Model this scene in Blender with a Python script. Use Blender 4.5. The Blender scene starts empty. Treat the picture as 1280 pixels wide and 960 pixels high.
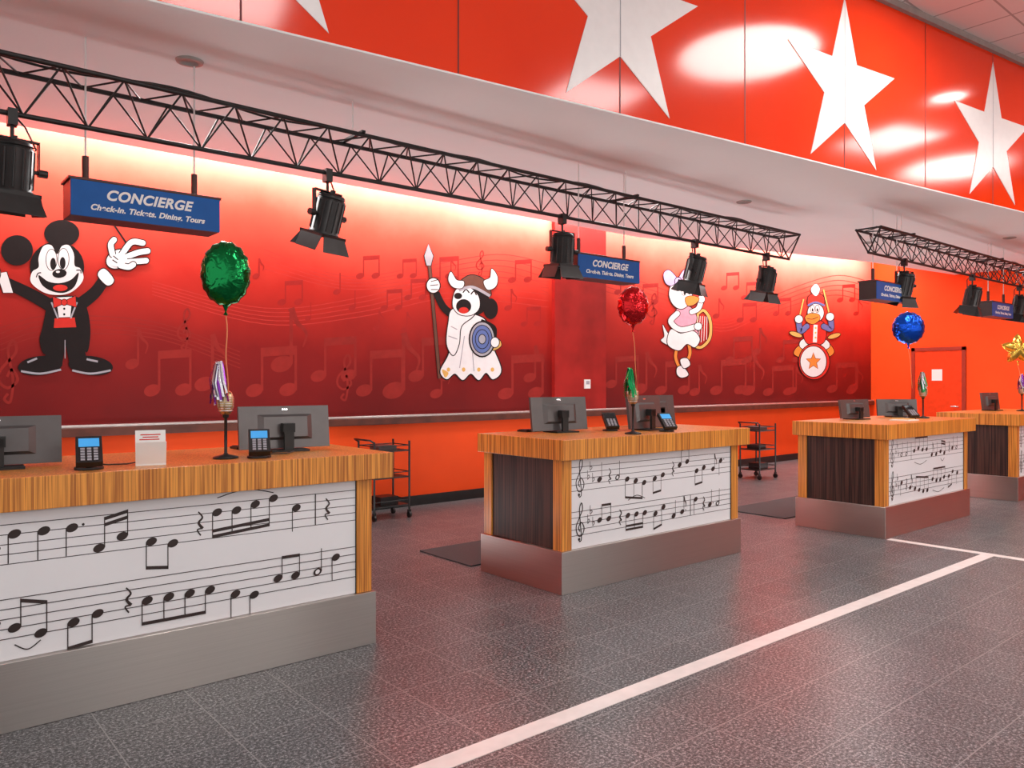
import bpy, math, random
from mathutils import Vector, Matrix
random.seed(7)
C50, S50 = math.cos(math.radians(50)), math.sin(math.radians(50))
FPX = 975.0; H = 1.5
sc = bpy.context.scene
sc.view_settings.view_transform = 'Standard'
sc.view_settings.look = 'None'

# ------------------------------------------------------------ materials
def newmat(name):
    m = bpy.data.materials.new(name); m.use_nodes = True
    nt = m.node_tree; b = nt.nodes['Principled BSDF']
    return m, nt, b
def N(nt, t, **kw):
    n = nt.nodes.new(t)
    for k, v in kw.items():
        if k in n.inputs.keys(): n.inputs[k].default_value = v
        else: setattr(n, k, v)
    return n
def rgba(c): return (c[0], c[1], c[2], 1)
def simple(name, col, rough=0.5, metal=0.0, var=0.08, scale=12, emit=None, es=0, bump=0.0, coat=0, spec=.5):
    m, nt, b = newmat(name)
    g = N(nt, 'ShaderNodeNewGeometry')
    no = N(nt, 'ShaderNodeTexNoise'); no.inputs['Scale'].default_value = scale
    nt.links.new(g.outputs['Position'], no.inputs['Vector'])
    r = N(nt, 'ShaderNodeValToRGB')
    r.color_ramp.elements[0].position = .3; r.color_ramp.elements[1].position = .7
    r.color_ramp.elements[0].color = rgba([c*(1-var) for c in col])
    r.color_ramp.elements[1].color = rgba([min(1, c*(1+var)) for c in col])
    nt.links.new(no.outputs['Fac'], r.inputs[0]); nt.links.new(r.outputs[0], b.inputs['Base Color'])
    b.inputs['Roughness'].default_value = rough; b.inputs['Metallic'].default_value = metal
    b.inputs['Specular IOR Level'].default_value = spec
    if coat: b.inputs['Coat Weight'].default_value = coat
    if emit:
        b.inputs['Emission Color'].default_value = rgba(emit); b.inputs['Emission Strength'].default_value = es
    if bump:
        bp = N(nt, 'ShaderNodeBump'); bp.inputs['Strength'].default_value = bump; bp.inputs['Distance'].default_value = .01
        nt.links.new(no.outputs['Fac'], bp.inputs['Height']); nt.links.new(bp.outputs[0], b.inputs['Normal'])
    return m
def streak(name, c1, c2, scl, rough, metal=0, lo=.4, hi=.6, coat=0, c3=None):
    m, nt, b = newmat(name)
    g = N(nt, 'ShaderNodeNewGeometry')
    mp = N(nt, 'ShaderNodeMapping'); mp.inputs['Scale'].default_value = scl
    no = N(nt, 'ShaderNodeTexNoise'); no.inputs['Scale'].default_value = 1; no.inputs['Detail'].default_value = 3
    nt.links.new(g.outputs['Position'], mp.inputs[0]); nt.links.new(mp.outputs[0], no.inputs['Vector'])
    r = N(nt, 'ShaderNodeValToRGB')
    r.color_ramp.elements[0].position = lo; r.color_ramp.elements[1].position = hi
    r.color_ramp.elements[0].color = rgba(c1); r.color_ramp.elements[1].color = rgba(c2)
    nt.links.new(no.outputs['Fac'], r.inputs[0]); nt.links.new(r.outputs[0], b.inputs['Base Color'])
    b.inputs['Roughness'].default_value = rough; b.inputs['Metallic'].default_value = metal
    if coat: b.inputs['Coat Weight'].default_value = coat; b.inputs['Coat Roughness'].default_value = .15
    return m

M = {}
M['orange'] = simple('orange_red_paint', (.88, .078, .010), .55, var=.04, scale=2, spec=.2)
M['pilaster'] = simple('deep_red_paint', (.34, .015, .012), .5, var=.2, scale=3, spec=.2)
M['soffit'] = simple('soffit_paint', (.84, .83, .82), .8, var=.02, scale=1)
M['white'] = simple('white_paint', (.80, .78, .76), .6, var=.02)
M['pier'] = simple('added_pier_paint', (.42, .36, .32), .6, var=.05)  # for the added piers behind the camera
M['panelwhite'] = simple('white_laminate', (.86, .85, .87), .35, var=.015, scale=3)
M['ink'] = simple('dark_brown_ink', (.030, .016, .014), .5, var=.2)
M['black'] = simple('black_satin', (.012, .011, .011), .38, var=.2)
M['blackmetal'] = simple('black_metal', (.020, .018, .018), .38, .3, var=.2)
M['truss'] = simple('truss_dark_metal', (.022, .018, .018), .45, .3, var=.2)
M['brown'] = simple('brown_tube', (.07, .02, .015), .4, .2)
M['blue'] = simple('sign_blue', (.006, .095, .36), .45, var=.05, spec=.25)
M['railwood'] = simple('rail_wood', (.10, .025, .014), .4, var=.3, scale=8)
M['chrome'] = simple('reveal_metal', (.7, .66, .64), .3, .8)
M['zebra'] = streak('zebra_wood', (.42, .125, .018), (.88, .36, .060), (120, 120, 1.6), .35, 0, .38, .6, coat=.2)
M['darkwood'] = streak('dark_ribbed_wood', (.012, .006, .005), (.085, .036, .026), (60, 60, 1.2), .45, 0, .4, .62)
M['mat'] = simple('rubber_mat', (.05, .055, .06), .8, bump=.3, scale=80)
M['star'] = simple('star_white', (.88, .84, .83), .3, var=.02)
M['seam'] = simple('seam_dark', (.16, .012, .008), .5)
M['mon'] = simple('monitor_shell', (.13, .12, .12), .35, .5, var=.05)
M['screen'] = simple('screen_glass', (.01, .01, .012), .1)
M['blscreen'] = simple('terminal_screen', (.05, .3, .6), .3, emit=(.05, .35, .8), es=.5)
M['paper'] = simple('paper', (.85, .84, .82), .6, var=.01)
M['red'] = simple('art_red', (.62, .03, .02), .6, spec=.2)
M['artwhite'] = simple('art_white', (.84, .80, .80), .6, var=.03)
M['artblack'] = simple('art_black', (.012, .007, .007), .6, spec=.2)
M['artgrey'] = simple('art_grey', (.38, .36, .40), .6)
M['artblue'] = simple('art_blue', (.10, .15, .38), .6)
M['artpink'] = simple('art_pink', (.80, .34, .44), .6)
M['artlilac'] = simple('art_lilac', (.50, .38, .70), .6)
M['artgold'] = simple('art_gold', (.75, .42, .10), .6)
M['artorange'] = simple('art_orange', (.80, .25, .03), .6)
M['artbrown'] = simple('art_brown', (.13, .04, .02), .6)
M['notelight'] = simple('mural_note_light', (.30, .020, .015), .6, spec=.2)
M['notedark'] = simple('mural_note_dark', (.37, .018, .014), .6, spec=.2)
M['swoosh'] = simple('mural_swoosh', (.54, .038, .028), .6, spec=.2)
M['gold'] = simple('mic_gold', (.55, .40, .22), .3, .9)
M['ribbon'] = simple('ribbon_orange', (.75, .22, .08), .4)
M['silver'] = simple('foil_silver', (.75, .75, .8), .2, .9)
M['purple'] = simple('foil_purple', (.25, .04, .4), .2, .7)
M['greenfoil'] = simple('foil_green_strip', (.01, .35, .10), .2, .7)
M['lamp'] = simple('dome_diffuser', (.9, .9, .9), .5, emit=(1, .95, .90), es=17)
M['glintglobe'] = simple('glint_globe_emitter', (.9, .9, .9), .5, emit=(1, .94, .88), es=55)  # glow of the added globes behind the camera
M['can'] = simple('downlight_trim', (.35, .33, .31), .5)
M['door'] = simple('door_paint', (.78, .055, .010), .45, spec=.2)
M['doorframe'] = simple('door_frame', (.33, .03, .012), .4)
M['line'] = simple('floor_inlay_white', (.84, .79, .77), .35, var=.05)

def steel():
    m, nt, b = newmat('brushed_steel'); L = nt.links
    g = N(nt, 'ShaderNodeNewGeometry')
    mp = N(nt, 'ShaderNodeMapping'); mp.inputs['Scale'].default_value = (1.2, 1.2, 260)
    no = N(nt, 'ShaderNodeTexNoise'); no.inputs['Scale'].default_value = 1; no.inputs['Detail'].default_value = 2
    L.new(g.outputs['Position'], mp.inputs[0]); L.new(mp.outputs[0], no.inputs['Vector'])
    r = N(nt, 'ShaderNodeValToRGB'); r.color_ramp.elements[0].color = (.46, .42, .395, 1); r.color_ramp.elements[1].color = (.56, .515, .485, 1)
    L.new(no.outputs['Fac'], r.inputs[0]); L.new(r.outputs[0], b.inputs['Base Color'])
    b.inputs['Metallic'].default_value = 1; b.inputs['Roughness'].default_value = .30; b.inputs['Anisotropic'].default_value = .9
    b.inputs['Anisotropic Rotation'].default_value = .25
    t = N(nt, 'ShaderNodeTangent', direction_type='RADIAL', axis='Z'); L.new(t.outputs[0], b.inputs['Tangent'])
    return m
M['steel'] = steel()
def foil(name, col):
    m, nt, b = newmat(name)
    g = N(nt, 'ShaderNodeTexCoord')
    no = N(nt, 'ShaderNodeTexNoise'); no.inputs['Scale'].default_value = 14; no.inputs['Distortion'].default_value = 1.2
    nt.links.new(g.outputs['Object'], no.inputs['Vector'])
    bp = N(nt, 'ShaderNodeBump'); bp.inputs['Strength'].default_value = .45; bp.inputs['Distance'].default_value = .02
    nt.links.new(no.outputs['Fac'], bp.inputs['Height']); nt.links.new(bp.outputs[0], b.inputs['Normal'])
    b.inputs['Base Color'].default_value = rgba(col); b.inputs['Metallic'].default_value = .9; b.inputs['Roughness'].default_value = .16
    return m
# floor
def floor_mat():
    m, nt, b = newmat('speckled_tile_floor')
    L = nt.links
    g = N(nt, 'ShaderNodeNewGeometry')
    br = N(nt, 'ShaderNodeTexBrick')
    br.offset = 0.0; br.squash = 1.0
    br.inputs['Scale'].default_value = 1; br.inputs['Brick Width'].default_value = .405
    br.inputs['Row Height'].default_value = .405; br.inputs['Mortar Size'].default_value = .0028
    br.inputs['Mortar Smooth'].default_value = .1; br.inputs['Bias'].default_value = 0
    br.inputs['Color1'].default_value = (.84, .84, .85, 1); br.inputs['Color2'].default_value = (.97, .99, 1.0, 1)
    L.new(g.outputs['Position'], br.inputs['Vector'])
    n1 = N(nt, 'ShaderNodeTexNoise'); n1.inputs['Scale'].default_value = 75; n1.inputs['Detail'].default_value = 5; n1.inputs['Roughness'].default_value = .8
    L.new(g.outputs['Position'], n1.inputs['Vector'])
    r1 = N(nt, 'ShaderNodeValToRGB'); e = r1.color_ramp.elements
    e[0].position = .40; e[0].color = (.013, .0135, .015, 1)
    e[1].position = .66; e[1].color = (.62, .62, .63, 1)
    x = r1.color_ramp.elements.new(.51); x.color = (.100, .102, .109, 1)
    L.new(n1.outputs['Fac'], r1.inputs[0])
    mul = N(nt, 'ShaderNodeMix', data_type='RGBA', blend_type='MULTIPLY'); mul.inputs[0].default_value = 1
    L.new(r1.outputs[0], mul.inputs[6]); L.new(br.outputs['Color'], mul.inputs[7])
    mx = N(nt, 'ShaderNodeMix', data_type='RGBA'); mx.inputs[7].default_value = (.28, .28, .28, 1)
    L.new(br.outputs['Fac'], mx.inputs[0]); L.new(mul.outputs[2], mx.inputs[6])
    L.new(mx.outputs[2], b.inputs['Base Color'])
    n2 = N(nt, 'ShaderNodeTexNoise'); n2.inputs['Scale'].default_value = 5
    L.new(g.outputs['Position'], n2.inputs['Vector'])
    mr = N(nt, 'ShaderNodeMapRange'); mr.inputs[3].default_value = .25; mr.inputs[4].default_value = .40
    L.new(n2.outputs['Fac'], mr.inputs[0]); L.new(mr.outputs[0], b.inputs['Roughness'])
    b.inputs['Specular IOR Level'].default_value = .36
    return m
M['floor'] = floor_mat()
def ceil_mat():
    m, nt, b = newmat('ceiling_tile_grid'); L = nt.links
    g = N(nt, 'ShaderNodeNewGeometry'); br = N(nt, 'ShaderNodeTexBrick'); br.offset = 0
    br.inputs['Scale'].default_value = 1; br.inputs['Brick Width'].default_value = .61; br.inputs['Row Height'].default_value = .61
    br.inputs['Mortar Size'].default_value = .012; br.inputs['Color1'].default_value = (.80, .78, .77, 1); br.inputs['Color2'].default_value = (.84, .82, .81, 1)
    br.inputs['Mortar'].default_value = (.45, .43, .42, 1)
    L.new(g.outputs['Position'], br.inputs['Vector']); L.new(br.outputs['Color'], b.inputs['Base Color'])
    b.inputs['Roughness'].default_value = .8
    return m
M['ceil'] = ceil_mat()
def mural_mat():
    m, nt, b = newmat('mural_gradient_and_wash'); L = nt.links  # artwork gradient, with the cove light's fall-off also painted into the colour
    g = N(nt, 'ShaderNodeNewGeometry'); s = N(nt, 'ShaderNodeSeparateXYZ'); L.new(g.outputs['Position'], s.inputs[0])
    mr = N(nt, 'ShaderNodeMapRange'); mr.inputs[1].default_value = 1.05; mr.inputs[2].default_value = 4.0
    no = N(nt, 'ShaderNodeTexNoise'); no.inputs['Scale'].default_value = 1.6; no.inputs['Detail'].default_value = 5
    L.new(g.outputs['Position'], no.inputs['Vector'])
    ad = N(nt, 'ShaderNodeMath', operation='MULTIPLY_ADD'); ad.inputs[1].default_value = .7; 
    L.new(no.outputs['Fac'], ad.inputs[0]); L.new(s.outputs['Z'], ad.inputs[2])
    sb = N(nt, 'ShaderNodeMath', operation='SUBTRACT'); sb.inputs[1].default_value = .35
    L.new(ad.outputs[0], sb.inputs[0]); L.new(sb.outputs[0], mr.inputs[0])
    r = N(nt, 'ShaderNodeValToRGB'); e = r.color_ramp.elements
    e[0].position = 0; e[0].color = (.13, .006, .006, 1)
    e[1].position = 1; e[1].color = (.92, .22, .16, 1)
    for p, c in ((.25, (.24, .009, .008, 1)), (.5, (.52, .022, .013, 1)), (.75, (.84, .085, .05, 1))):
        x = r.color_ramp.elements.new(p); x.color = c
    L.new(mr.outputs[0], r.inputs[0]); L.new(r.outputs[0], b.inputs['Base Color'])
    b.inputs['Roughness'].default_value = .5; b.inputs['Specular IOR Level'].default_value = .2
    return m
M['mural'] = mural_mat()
def facade_mat():
    m, nt, b = newmat('glossy_red_panel')
    b.inputs['Roughness'].default_value = .12; b.inputs['IOR'].default_value = 1.5
    g = N(nt, 'ShaderNodeNewGeometry'); no = N(nt, 'ShaderNodeTexNoise'); no.inputs['Scale'].default_value = 1.3
    r = N(nt, 'ShaderNodeValToRGB'); r.color_ramp.elements[0].color = (.80, .032, .003, 1); r.color_ramp.elements[1].color = (.94, .050, .005, 1)
    nt.links.new(g.outputs['Position'], no.inputs['Vector']); nt.links.new(no.outputs['Fac'], r.inputs[0]); nt.links.new(r.outputs[0], b.inputs['Base Color'])
    return m
M['facade'] = facade_mat()

# ------------------------------------------------------------ mesh builder
class MB:
    def __init__(s, name):
        s.name = name; s.v = []; s.f = []; s.mi = []; s.sm = []; s.mats = []; s.M = Matrix.Identity(4)
    def add(s, vs, fs, mat, smooth=False):
        o = len(s.v)
        s.v += [s.M @ Vector(p) for p in vs]
        if mat not in s.mats: s.mats.append(mat)
        i = s.mats.index(mat)
        for f in fs:
            s.f.append([a+o for a in f]); s.mi.append(i); s.sm.append(smooth)
    def box(s, x0, x1, y0, y1, z0, z1, mat):
        vs = [(x0,y0,z0),(x1,y0,z0),(x1,y1,z0),(x0,y1,z0),(x0,y0,z1),(x1,y0,z1),(x1,y1,z1),(x0,y1,z1)]
        s.add(vs, [(0,3,2,1),(4,5,6,7),(0,1,5,4),(1,2,6,5),(2,3,7,6),(3,0,4,7)], mat)
    def cyl(s, p0, p1, r0, mat, r1=None, n=14, caps=True):
        if r1 is None: r1 = r0
        p0 = Vector(p0); p1 = Vector(p1); d = (p1-p0).normalized()
        a = d.orthogonal().normalized(); b = d.cross(a)
        vs = []
        for p, r in ((p0, r0), (p1, r1)):
            for i in range(n):
                t = 2*math.pi*i/n; vs.append(p+(a*math.cos(t)+b*math.sin(t))*r)
        s.add(vs, [(i, (i+1) % n, n+(i+1) % n, n+i) for i in range(n)], mat, True)
        if caps:
            s.add(vs[:n], [tuple(reversed(range(n)))], mat); s.add(vs[n:], [tuple(range(n))], mat)
    def tube(s, pts, r, mat, n=8):
        pts = [Vector(p) for p in pts]
        rs = r if isinstance(r, (list, tuple)) else [r]*len(pts)
        vs = []; prev = None
        for i, p in enumerate(pts):
            d = (pts[min(i+1, len(pts)-1)]-pts[max(i-1, 0)]).normalized()
            a = d.orthogonal().normalized() if prev is None else (prev-d*prev.dot(d)).normalized()
            prev = a; b = d.cross(a)
            for k in range(n):
                t = 2*math.pi*k/n; vs.append(p+(a*math.cos(t)+b*math.sin(t))*rs[i])
        fs = []
        for i in range(len(pts)-1):
            for k in range(n):
                fs.append((i*n+k, i*n+(k+1) % n, (i+1)*n+(k+1) % n, (i+1)*n+k))
        fs.append(tuple(reversed(range(n)))); fs.append(tuple(range((len(pts)-1)*n, len(pts)*n)))
        s.add(vs, fs, mat, True)
    def lathe(s, prof, mat, c=(0, 0, 0), n=24, mod=None):
        vs = []; c = Vector(c)
        for (r, z) in prof:
            for k in range(n):
                t = 2*math.pi*k/n; rr = r*(mod(t, r, z) if mod else 1)
                vs.append(c+Vector((rr*math.cos(t), rr*math.sin(t), z)))
        fs = []
        for i in range(len(prof)-1):
            for k in range(n):
                fs.append((i*n+k, i*n+(k+1) % n, (i+1)*n+(k+1) % n, (i+1)*n+k))
        s.add(vs, fs, mat, True)
    def disc(s, c, r, mat, n=32):
        s.add([(c[0]+r*math.cos(2*math.pi*k/n), c[1]+r*math.sin(2*math.pi*k/n), c[2]) for k in range(n)], [tuple(reversed(range(n)))], mat)
    def build(s, bevel=0, parent=None):
        mn = Vector([min(p[i] for p in s.v) for i in range(3)]); mx = Vector([max(p[i] for p in s.v) for i in range(3)])
        c = (mn+mx)/2; c.z = mn.z
        me = bpy.data.meshes.new(s.name); me.from_pydata([p-c for p in s.v], [], s.f); 
        for m in s.mats: me.materials.append(m)
        for i, p in enumerate(me.polygons): p.material_index = s.mi[i]; p.use_smooth = s.sm[i]
        me.update()
        o = bpy.data.objects.new(s.name, me); o.location = c; bpy.context.collection.objects.link(o)
        if bevel:
            b = o.modifiers.new('bevel', 'BEVEL'); b.width = bevel; b.segments = 2; b.limit_method = 'ANGLE'; b.angle_limit = math.radians(50)
        if parent:
            o.parent = parent; o.location = c-parent.location
        return o

def catmull(pts, closed=True, n=6):
    out = []; L = len(pts)
    rng = range(L) if closed else range(L-1)
    for i in rng:
        g = (lambda j: pts[j % L]) if closed else (lambda j: pts[max(0, min(L-1, j))])
        p0, p1, p2, p3 = g(i-1), g(i), g(i+1), g(i+2)
        for k in range(n):
            t = k/n
            out.append(tuple(.5*((2*p1[a])+(-p0[a]+p2[a])*t+(2*p0[a]-5*p1[a]+4*p2[a]-p3[a])*t*t+(-p0[a]+3*p1[a]-3*p2[a]+p3[a])*t**3) for a in range(2)))
    if not closed: out.append(tuple(pts[-1]))
    return out

class Paint:
    """flat painted shapes on a real surface; mp(a,b,depth)->world point"""
    def __init__(s, name, mp, step=.00009):
        s.b = MB(name); s.mp = mp; s.l = 1; s.step = step
    def raw(s, pts, mat, bump=True):
        if bump: s.l += 1
        vs = [s.mp(p[0], p[1], s.l*s.step) for p in pts]
        s.b.add(vs, [tuple(range(len(vs)))], mat)
    def poly(s, pts, mat, smooth=False, out=0):
        if smooth: pts = catmull(pts)
        if out: s.outline(pts, out)
        s.raw(pts, mat)
    def outline(s, pts, w):
        L = len(pts); q = []
        area = sum(pts[i][0]*pts[(i+1) % L][1]-pts[(i+1) % L][0]*pts[i][1] for i in range(L))
        sg = 1 if area > 0 else -1
        for i in range(L):
            a = pts[i-1]; c = pts[(i+1) % L]; dx, dy = c[0]-a[0], c[1]-a[1]; n = math.hypot(dx, dy) or 1
            q.append((pts[i][0]+sg*dy/n*w, pts[i][1]-sg*dx/n*w))
        s.raw(q, M['artblack'])
    def ell(s, cx, cy, rx, ry, mat, rot=0, out=0, n=28):
        c, d = math.cos(math.radians(rot)), math.sin(math.radians(rot))
        pts = [(cx+rx*math.cos(2*math.pi*i/n)*c-ry*math.sin(2*math.pi*i/n)*d, cy+rx*math.cos(2*math.pi*i/n)*d+ry*math.sin(2*math.pi*i/n)*c) for i in range(n)]
        if out: s.outline(pts, out)
        s.raw(pts, mat)
    def stroke(s, pts, w, mat, smooth=True, out=0, cap=False):
        if smooth and len(pts) > 2: pts = catmull(pts, False, 8)
        L = len(pts)
        ws = w if isinstance(w, (list, tuple)) else None
        def mk(e):
            l, r = [], []
            for i, p in enumerate(pts):
                a = pts[max(i-1, 0)]; c = pts[min(i+1, L-1)]; dx, dy = c[0]-a[0], c[1]-a[1]; n = math.hypot(dx, dy) or 1
                ww = (ws[0]+(ws[1]-ws[0])*i/(L-1) if ws else w)/2+e
                l.append((p[0]-dy/n*ww, p[1]+dx/n*ww)); r.append((p[0]+dy/n*ww, p[1]-dx/n*ww))
            return l, r
        for e, m in ([(out, M['artblack'])] if out else [])+[(0, mat)]:
            l, r = mk(e); s.l += 1
            vs = [s.mp(p[0], p[1], s.l*s.step) for p in l+r]
            s.b.add(vs, [(i, i+1, L+i+1, L+i) for i in range(L-1)], m)
            if cap:
                ww = (ws[0] if ws else w)/2+e; w2 = (ws[1] if ws else w)/2+e
                s.ell(pts[0][0], pts[0][1], ww, ww, m, n=14); s.ell(pts[-1][0], pts[-1][1], w2, w2, m, n=14)
    def build(s): return s.b.build()

# ------------------------------------------------------------ room shell
WY = 8.0; WX = 16.9; XL = -5.0; ZS = 3.65; ZC = 5.55
def fy(x): return 4.82-.1255*x
b = MB('floor'); b.box(XL-.2, WX+.2, -7.3, WY+.2, -.1, 0, M['floor']); b.build()
b = MB('wall_back'); b.box(XL, WX, WY, WY+.2, 0, 4.4, M['orange']); b.build()
b = MB('wall_right'); b.box(WX, WX+.2, -7, WY+.2, 0, ZC+.1, M['orange']); b.build()
b = MB('wall_left'); b.box(XL-.2, XL, 6, WY+.2, 0, ZC+.1, M['white']); b.build()
b = MB('wall_front_added')  # unseen; piers and openings added to vary reflections in the steel
b.box(XL, WX, -7.3, -7.0, 4.3, ZC, M['white']); b.box(XL, WX, -7.2, -7.05, 0, .25, M['pier'])
k = XL
while k < WX: b.box(k, min(k+.75, WX), -7.3, -6.95, 0, 4.3, M['pier']); k += 3.0
b.build()
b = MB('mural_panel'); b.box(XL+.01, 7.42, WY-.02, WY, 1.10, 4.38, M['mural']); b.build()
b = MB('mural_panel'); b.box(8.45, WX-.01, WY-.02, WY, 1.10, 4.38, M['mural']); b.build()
b = MB('wall_pilaster'); b.box(7.42, 8.45, WY-.085, WY, 1.10, 4.38, M['pilaster']); b.build()
b = MB('trim_rail'); b.box(XL+.01, WX-.01, WY-.10, WY, 1.0, 1.08, M['railwood']); b.box(XL+.01, WX-.01, WY-.09, WY, 1.08, 1.105, M['chrome']); b.build(bevel=.006)
b = MB('baseboard_back'); b.box(XL+.01, WX-.01, WY-.02, WY, 0, .12, M['black']); b.build()
b = MB('baseboard_right'); b.box(WX-.02, WX, -7, WY-.02, 0, .12, M['black']); b.build()
# soffit
b = MB('ceiling_soffit')
pts = [(XL, fy(XL)+.07), (WX, fy(WX)+.07), (WX, 6.3), (14, 6.6), (8.9, 7.68), (XL, 7.68)]
lo = [(x, y, ZS) for x, y in pts]; hi = [(x, y, ZS+.12) for x, y in pts]; n = len(pts)
b.add(lo+hi, [tuple(reversed(range(n))), tuple(range(n, 2*n))]+[(i, (i+1) % n, n+(i+1) % n, n+i) for i in range(n)], M['soffit'])
b.build()
b = MB('ceiling_cove'); b.box(XL, WX, 6.2, WY+.2, 4.4, 4.5, M['white']); b.build()
# high ceiling
b = MB('ceiling')
pts = [(XL, -7.2), (WX, -7.2), (WX, fy(WX)+.05), (XL, fy(XL)+.05)]
lo = [(x, y, ZC) for x, y in pts]; hi = [(x, y, ZC+.1) for x, y in pts]
b.add(lo+hi, [(3, 2, 1, 0), (4, 5, 6, 7)]+[(i, (i+1) % 4, 4+(i+1) % 4, 4+i) for i in range(4)], M['ceil']); b.build()
# fascia
al = math.atan(.1255); D = Vector((math.cos(al), -math.sin(al), 0)); NN = Vector((-math.sin(al), -math.cos(al), 0))
def F(x, z, off=0): return Vector((x, fy(x), z))+NN*off
b = MB('wall_fascia')
x0, x1 = XL, WX
vs = [F(x0, ZS-.0, .0), F(x1, ZS, .0), F(x1, ZS, -.08), F(x0, ZS, -.08), F(x0, ZC, 0), F(x1, ZC, 0), F(x1, ZC, -.08), F(x0, ZC, -.08)]
b.add(vs, [(0,3,2,1),(4,5,6,7),(0,1,5,4),(1,2,6,5),(2,3,7,6),(3,0,4,7)], M['facade'])
k = -6
while k < 9:
    xs = 4.68+1.465*k; k += 1
    if XL < xs < WX:
        b.add([F(xs-.006, ZS, .002), F(xs+.006, ZS, .002), F(xs+.006, ZC, .002), F(xs-.006, ZC, .002)], [(0, 1, 2, 3)], M['seam'])
b.build()
b = MB('trim_fascia')
for (za, zb, o, mm) in ((ZS-.014, ZS-.001, .004, M['soffit']), (ZC-.07, ZC-.001, .05, M['can'])):
    vs = [F(x0, za, o), F(x1, za, o), F(x1, za, -.09), F(x0, za, -.09), F(x0, zb, o), F(x1, zb, o), F(x1, zb, -.09), F(x0, zb, -.09)]
    b.add(vs, [(0,3,2,1),(4,5,6,7),(0,1,5,4),(1,2,6,5),(2,3,7,6),(3,0,4,7)], mm)
b.build()
for k in range(-2, 5):
    xs = 4.68+2.93*k
    if not XL+1 < xs < WX-1: continue
    b = MB('star_decoration'); R = .92; r = .345; zc = 4.45
    pl = []
    for i in range(10):
        rr = R if i % 2 == 0 else r; t = math.pi/2+i*math.pi/5
        pl.append((rr*math.cos(t), rr*math.sin(t)))
    vs = [F(xs, zc+q[1], .006)+D*q[0] for q in pl]+[F(xs, zc+q[1], .0005)+D*q[0] for q in pl]
    b.add(vs, [tuple(range(10))]+[(i, (i+1) % 10, 10+(i+1) % 10, 10+i) for i in range(10)], M['star'])
    b.add([F(xs-.005, zc-r, .0075), F(xs+.005, zc-r, .0075), F(xs+.002, zc+R, .0075), F(xs-.002, zc+R, .0075)], [(0, 1, 2, 3)], M['artgrey'])
    b.build()
# lamps in the high ceiling (seen mirrored in the panels)
for (x, y, r) in ((7.95, 2.12, .82), (15.0, -.1, .85), (11.5, 2.25, .22)):
    b = MB('round_ceiling_light')
    b.disc((x, y, ZC-.04), r, M['lamp'])
    b.lathe([(r, -.03), (r+.06, -.03), (r+.07, .019)], M['white'], (x, y, ZC-.02), n=40)
    b.build()
# unseen globes behind the camera, added for glints on the steel bases
for (x, y) in ((3.13, -2.9), (4.7, -2.95), (8.6, -3.0)):
    b = MB('added_glint_globe')
    b.lathe([(.17*math.sin(math.pi*i/10), -.17*math.cos(math.pi*i/10)) for i in range(11)], M['glintglobe'], (x, y, 2.9), n=16)
    b.cyl((x, y, 3.06), (x, y, 3.14), .05, M['blackmetal']); b.cyl((x, y, 3.12), (x, y, ZC), .008, M['blackmetal'], n=8)
    b.build()
# downlights in the soffit
for (u, v) in ((237, 76), (930, 252), (1262, 297), (1085, 303)):
    t = (ZS-H)*FPX/(477-v); kk = (u-640)/FPX
    x, y = (C50+S50*kk)*t, (S50-C50*kk)*t
    b = MB('recessed_downlight'); b.lathe([(.0, -.004), (.05, -.004), (.055, -.014), (.085, -.012), (.09, 0)], M['can'], (x, y, ZS)); b.build()
# floor inlay
b = MB('trim_floor_line'); b.box(-5, 7.56, 2.47, 2.57, 0, .003, M['line']); b.box(7.47, 7.56, -5, 2.47, 0, .003, M['line']); b.box(7.47, 7.56, 2.57, 3.38, 0, .003, M['line']); b.build()
for (a, c, d, e) in ((3.8, 5.85, 5.05, 5.8), (7.75, 9.7, 4.6, 5.4), (.2, 2.2, 5.05, 5.8)):
    b = MB('floor_mat'); b.box(a, c, d, e, 0, .012, M['mat']); b.build(bevel=.005)
# door
b = MB('door_1')
y0, y1 = 6.08, 7.12
b.box(WX-.04, WX, y0, y0+.07, 0, 2.2, M['doorframe']); b.box(WX-.04, WX, y1-.07, y1, 0, 2.2, M['doorframe']); b.box(WX-.04, WX, y0, y1, 2.13, 2.2, M['doorframe'])
b.box(WX-.02, WX, y0+.07, y1-.07, .01, 2.13, M['door']); b.box(WX-.025, WX-.019, 6.52, 6.72, 1.52, 1.75, M['paper'])
b.cyl((WX-.02, y0+.14, 1.0), (WX-.08, y0+.14, 1.0), .014, M['chrome']); b.cyl((WX-.075, y0+.14, 1.0), (WX-.075, y0+.26, 1.0), .011, M['chrome'])
b.build()
b = MB('thermostat'); b.box(7.99, 8.10, WY-.11, WY-.085, 1.40, 1.53, M['paper']); b.box(8.01, 8.08, WY-.113, WY-.109, 1.46, 1.51, M['artgrey']); b.build(bevel=.004)

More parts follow.
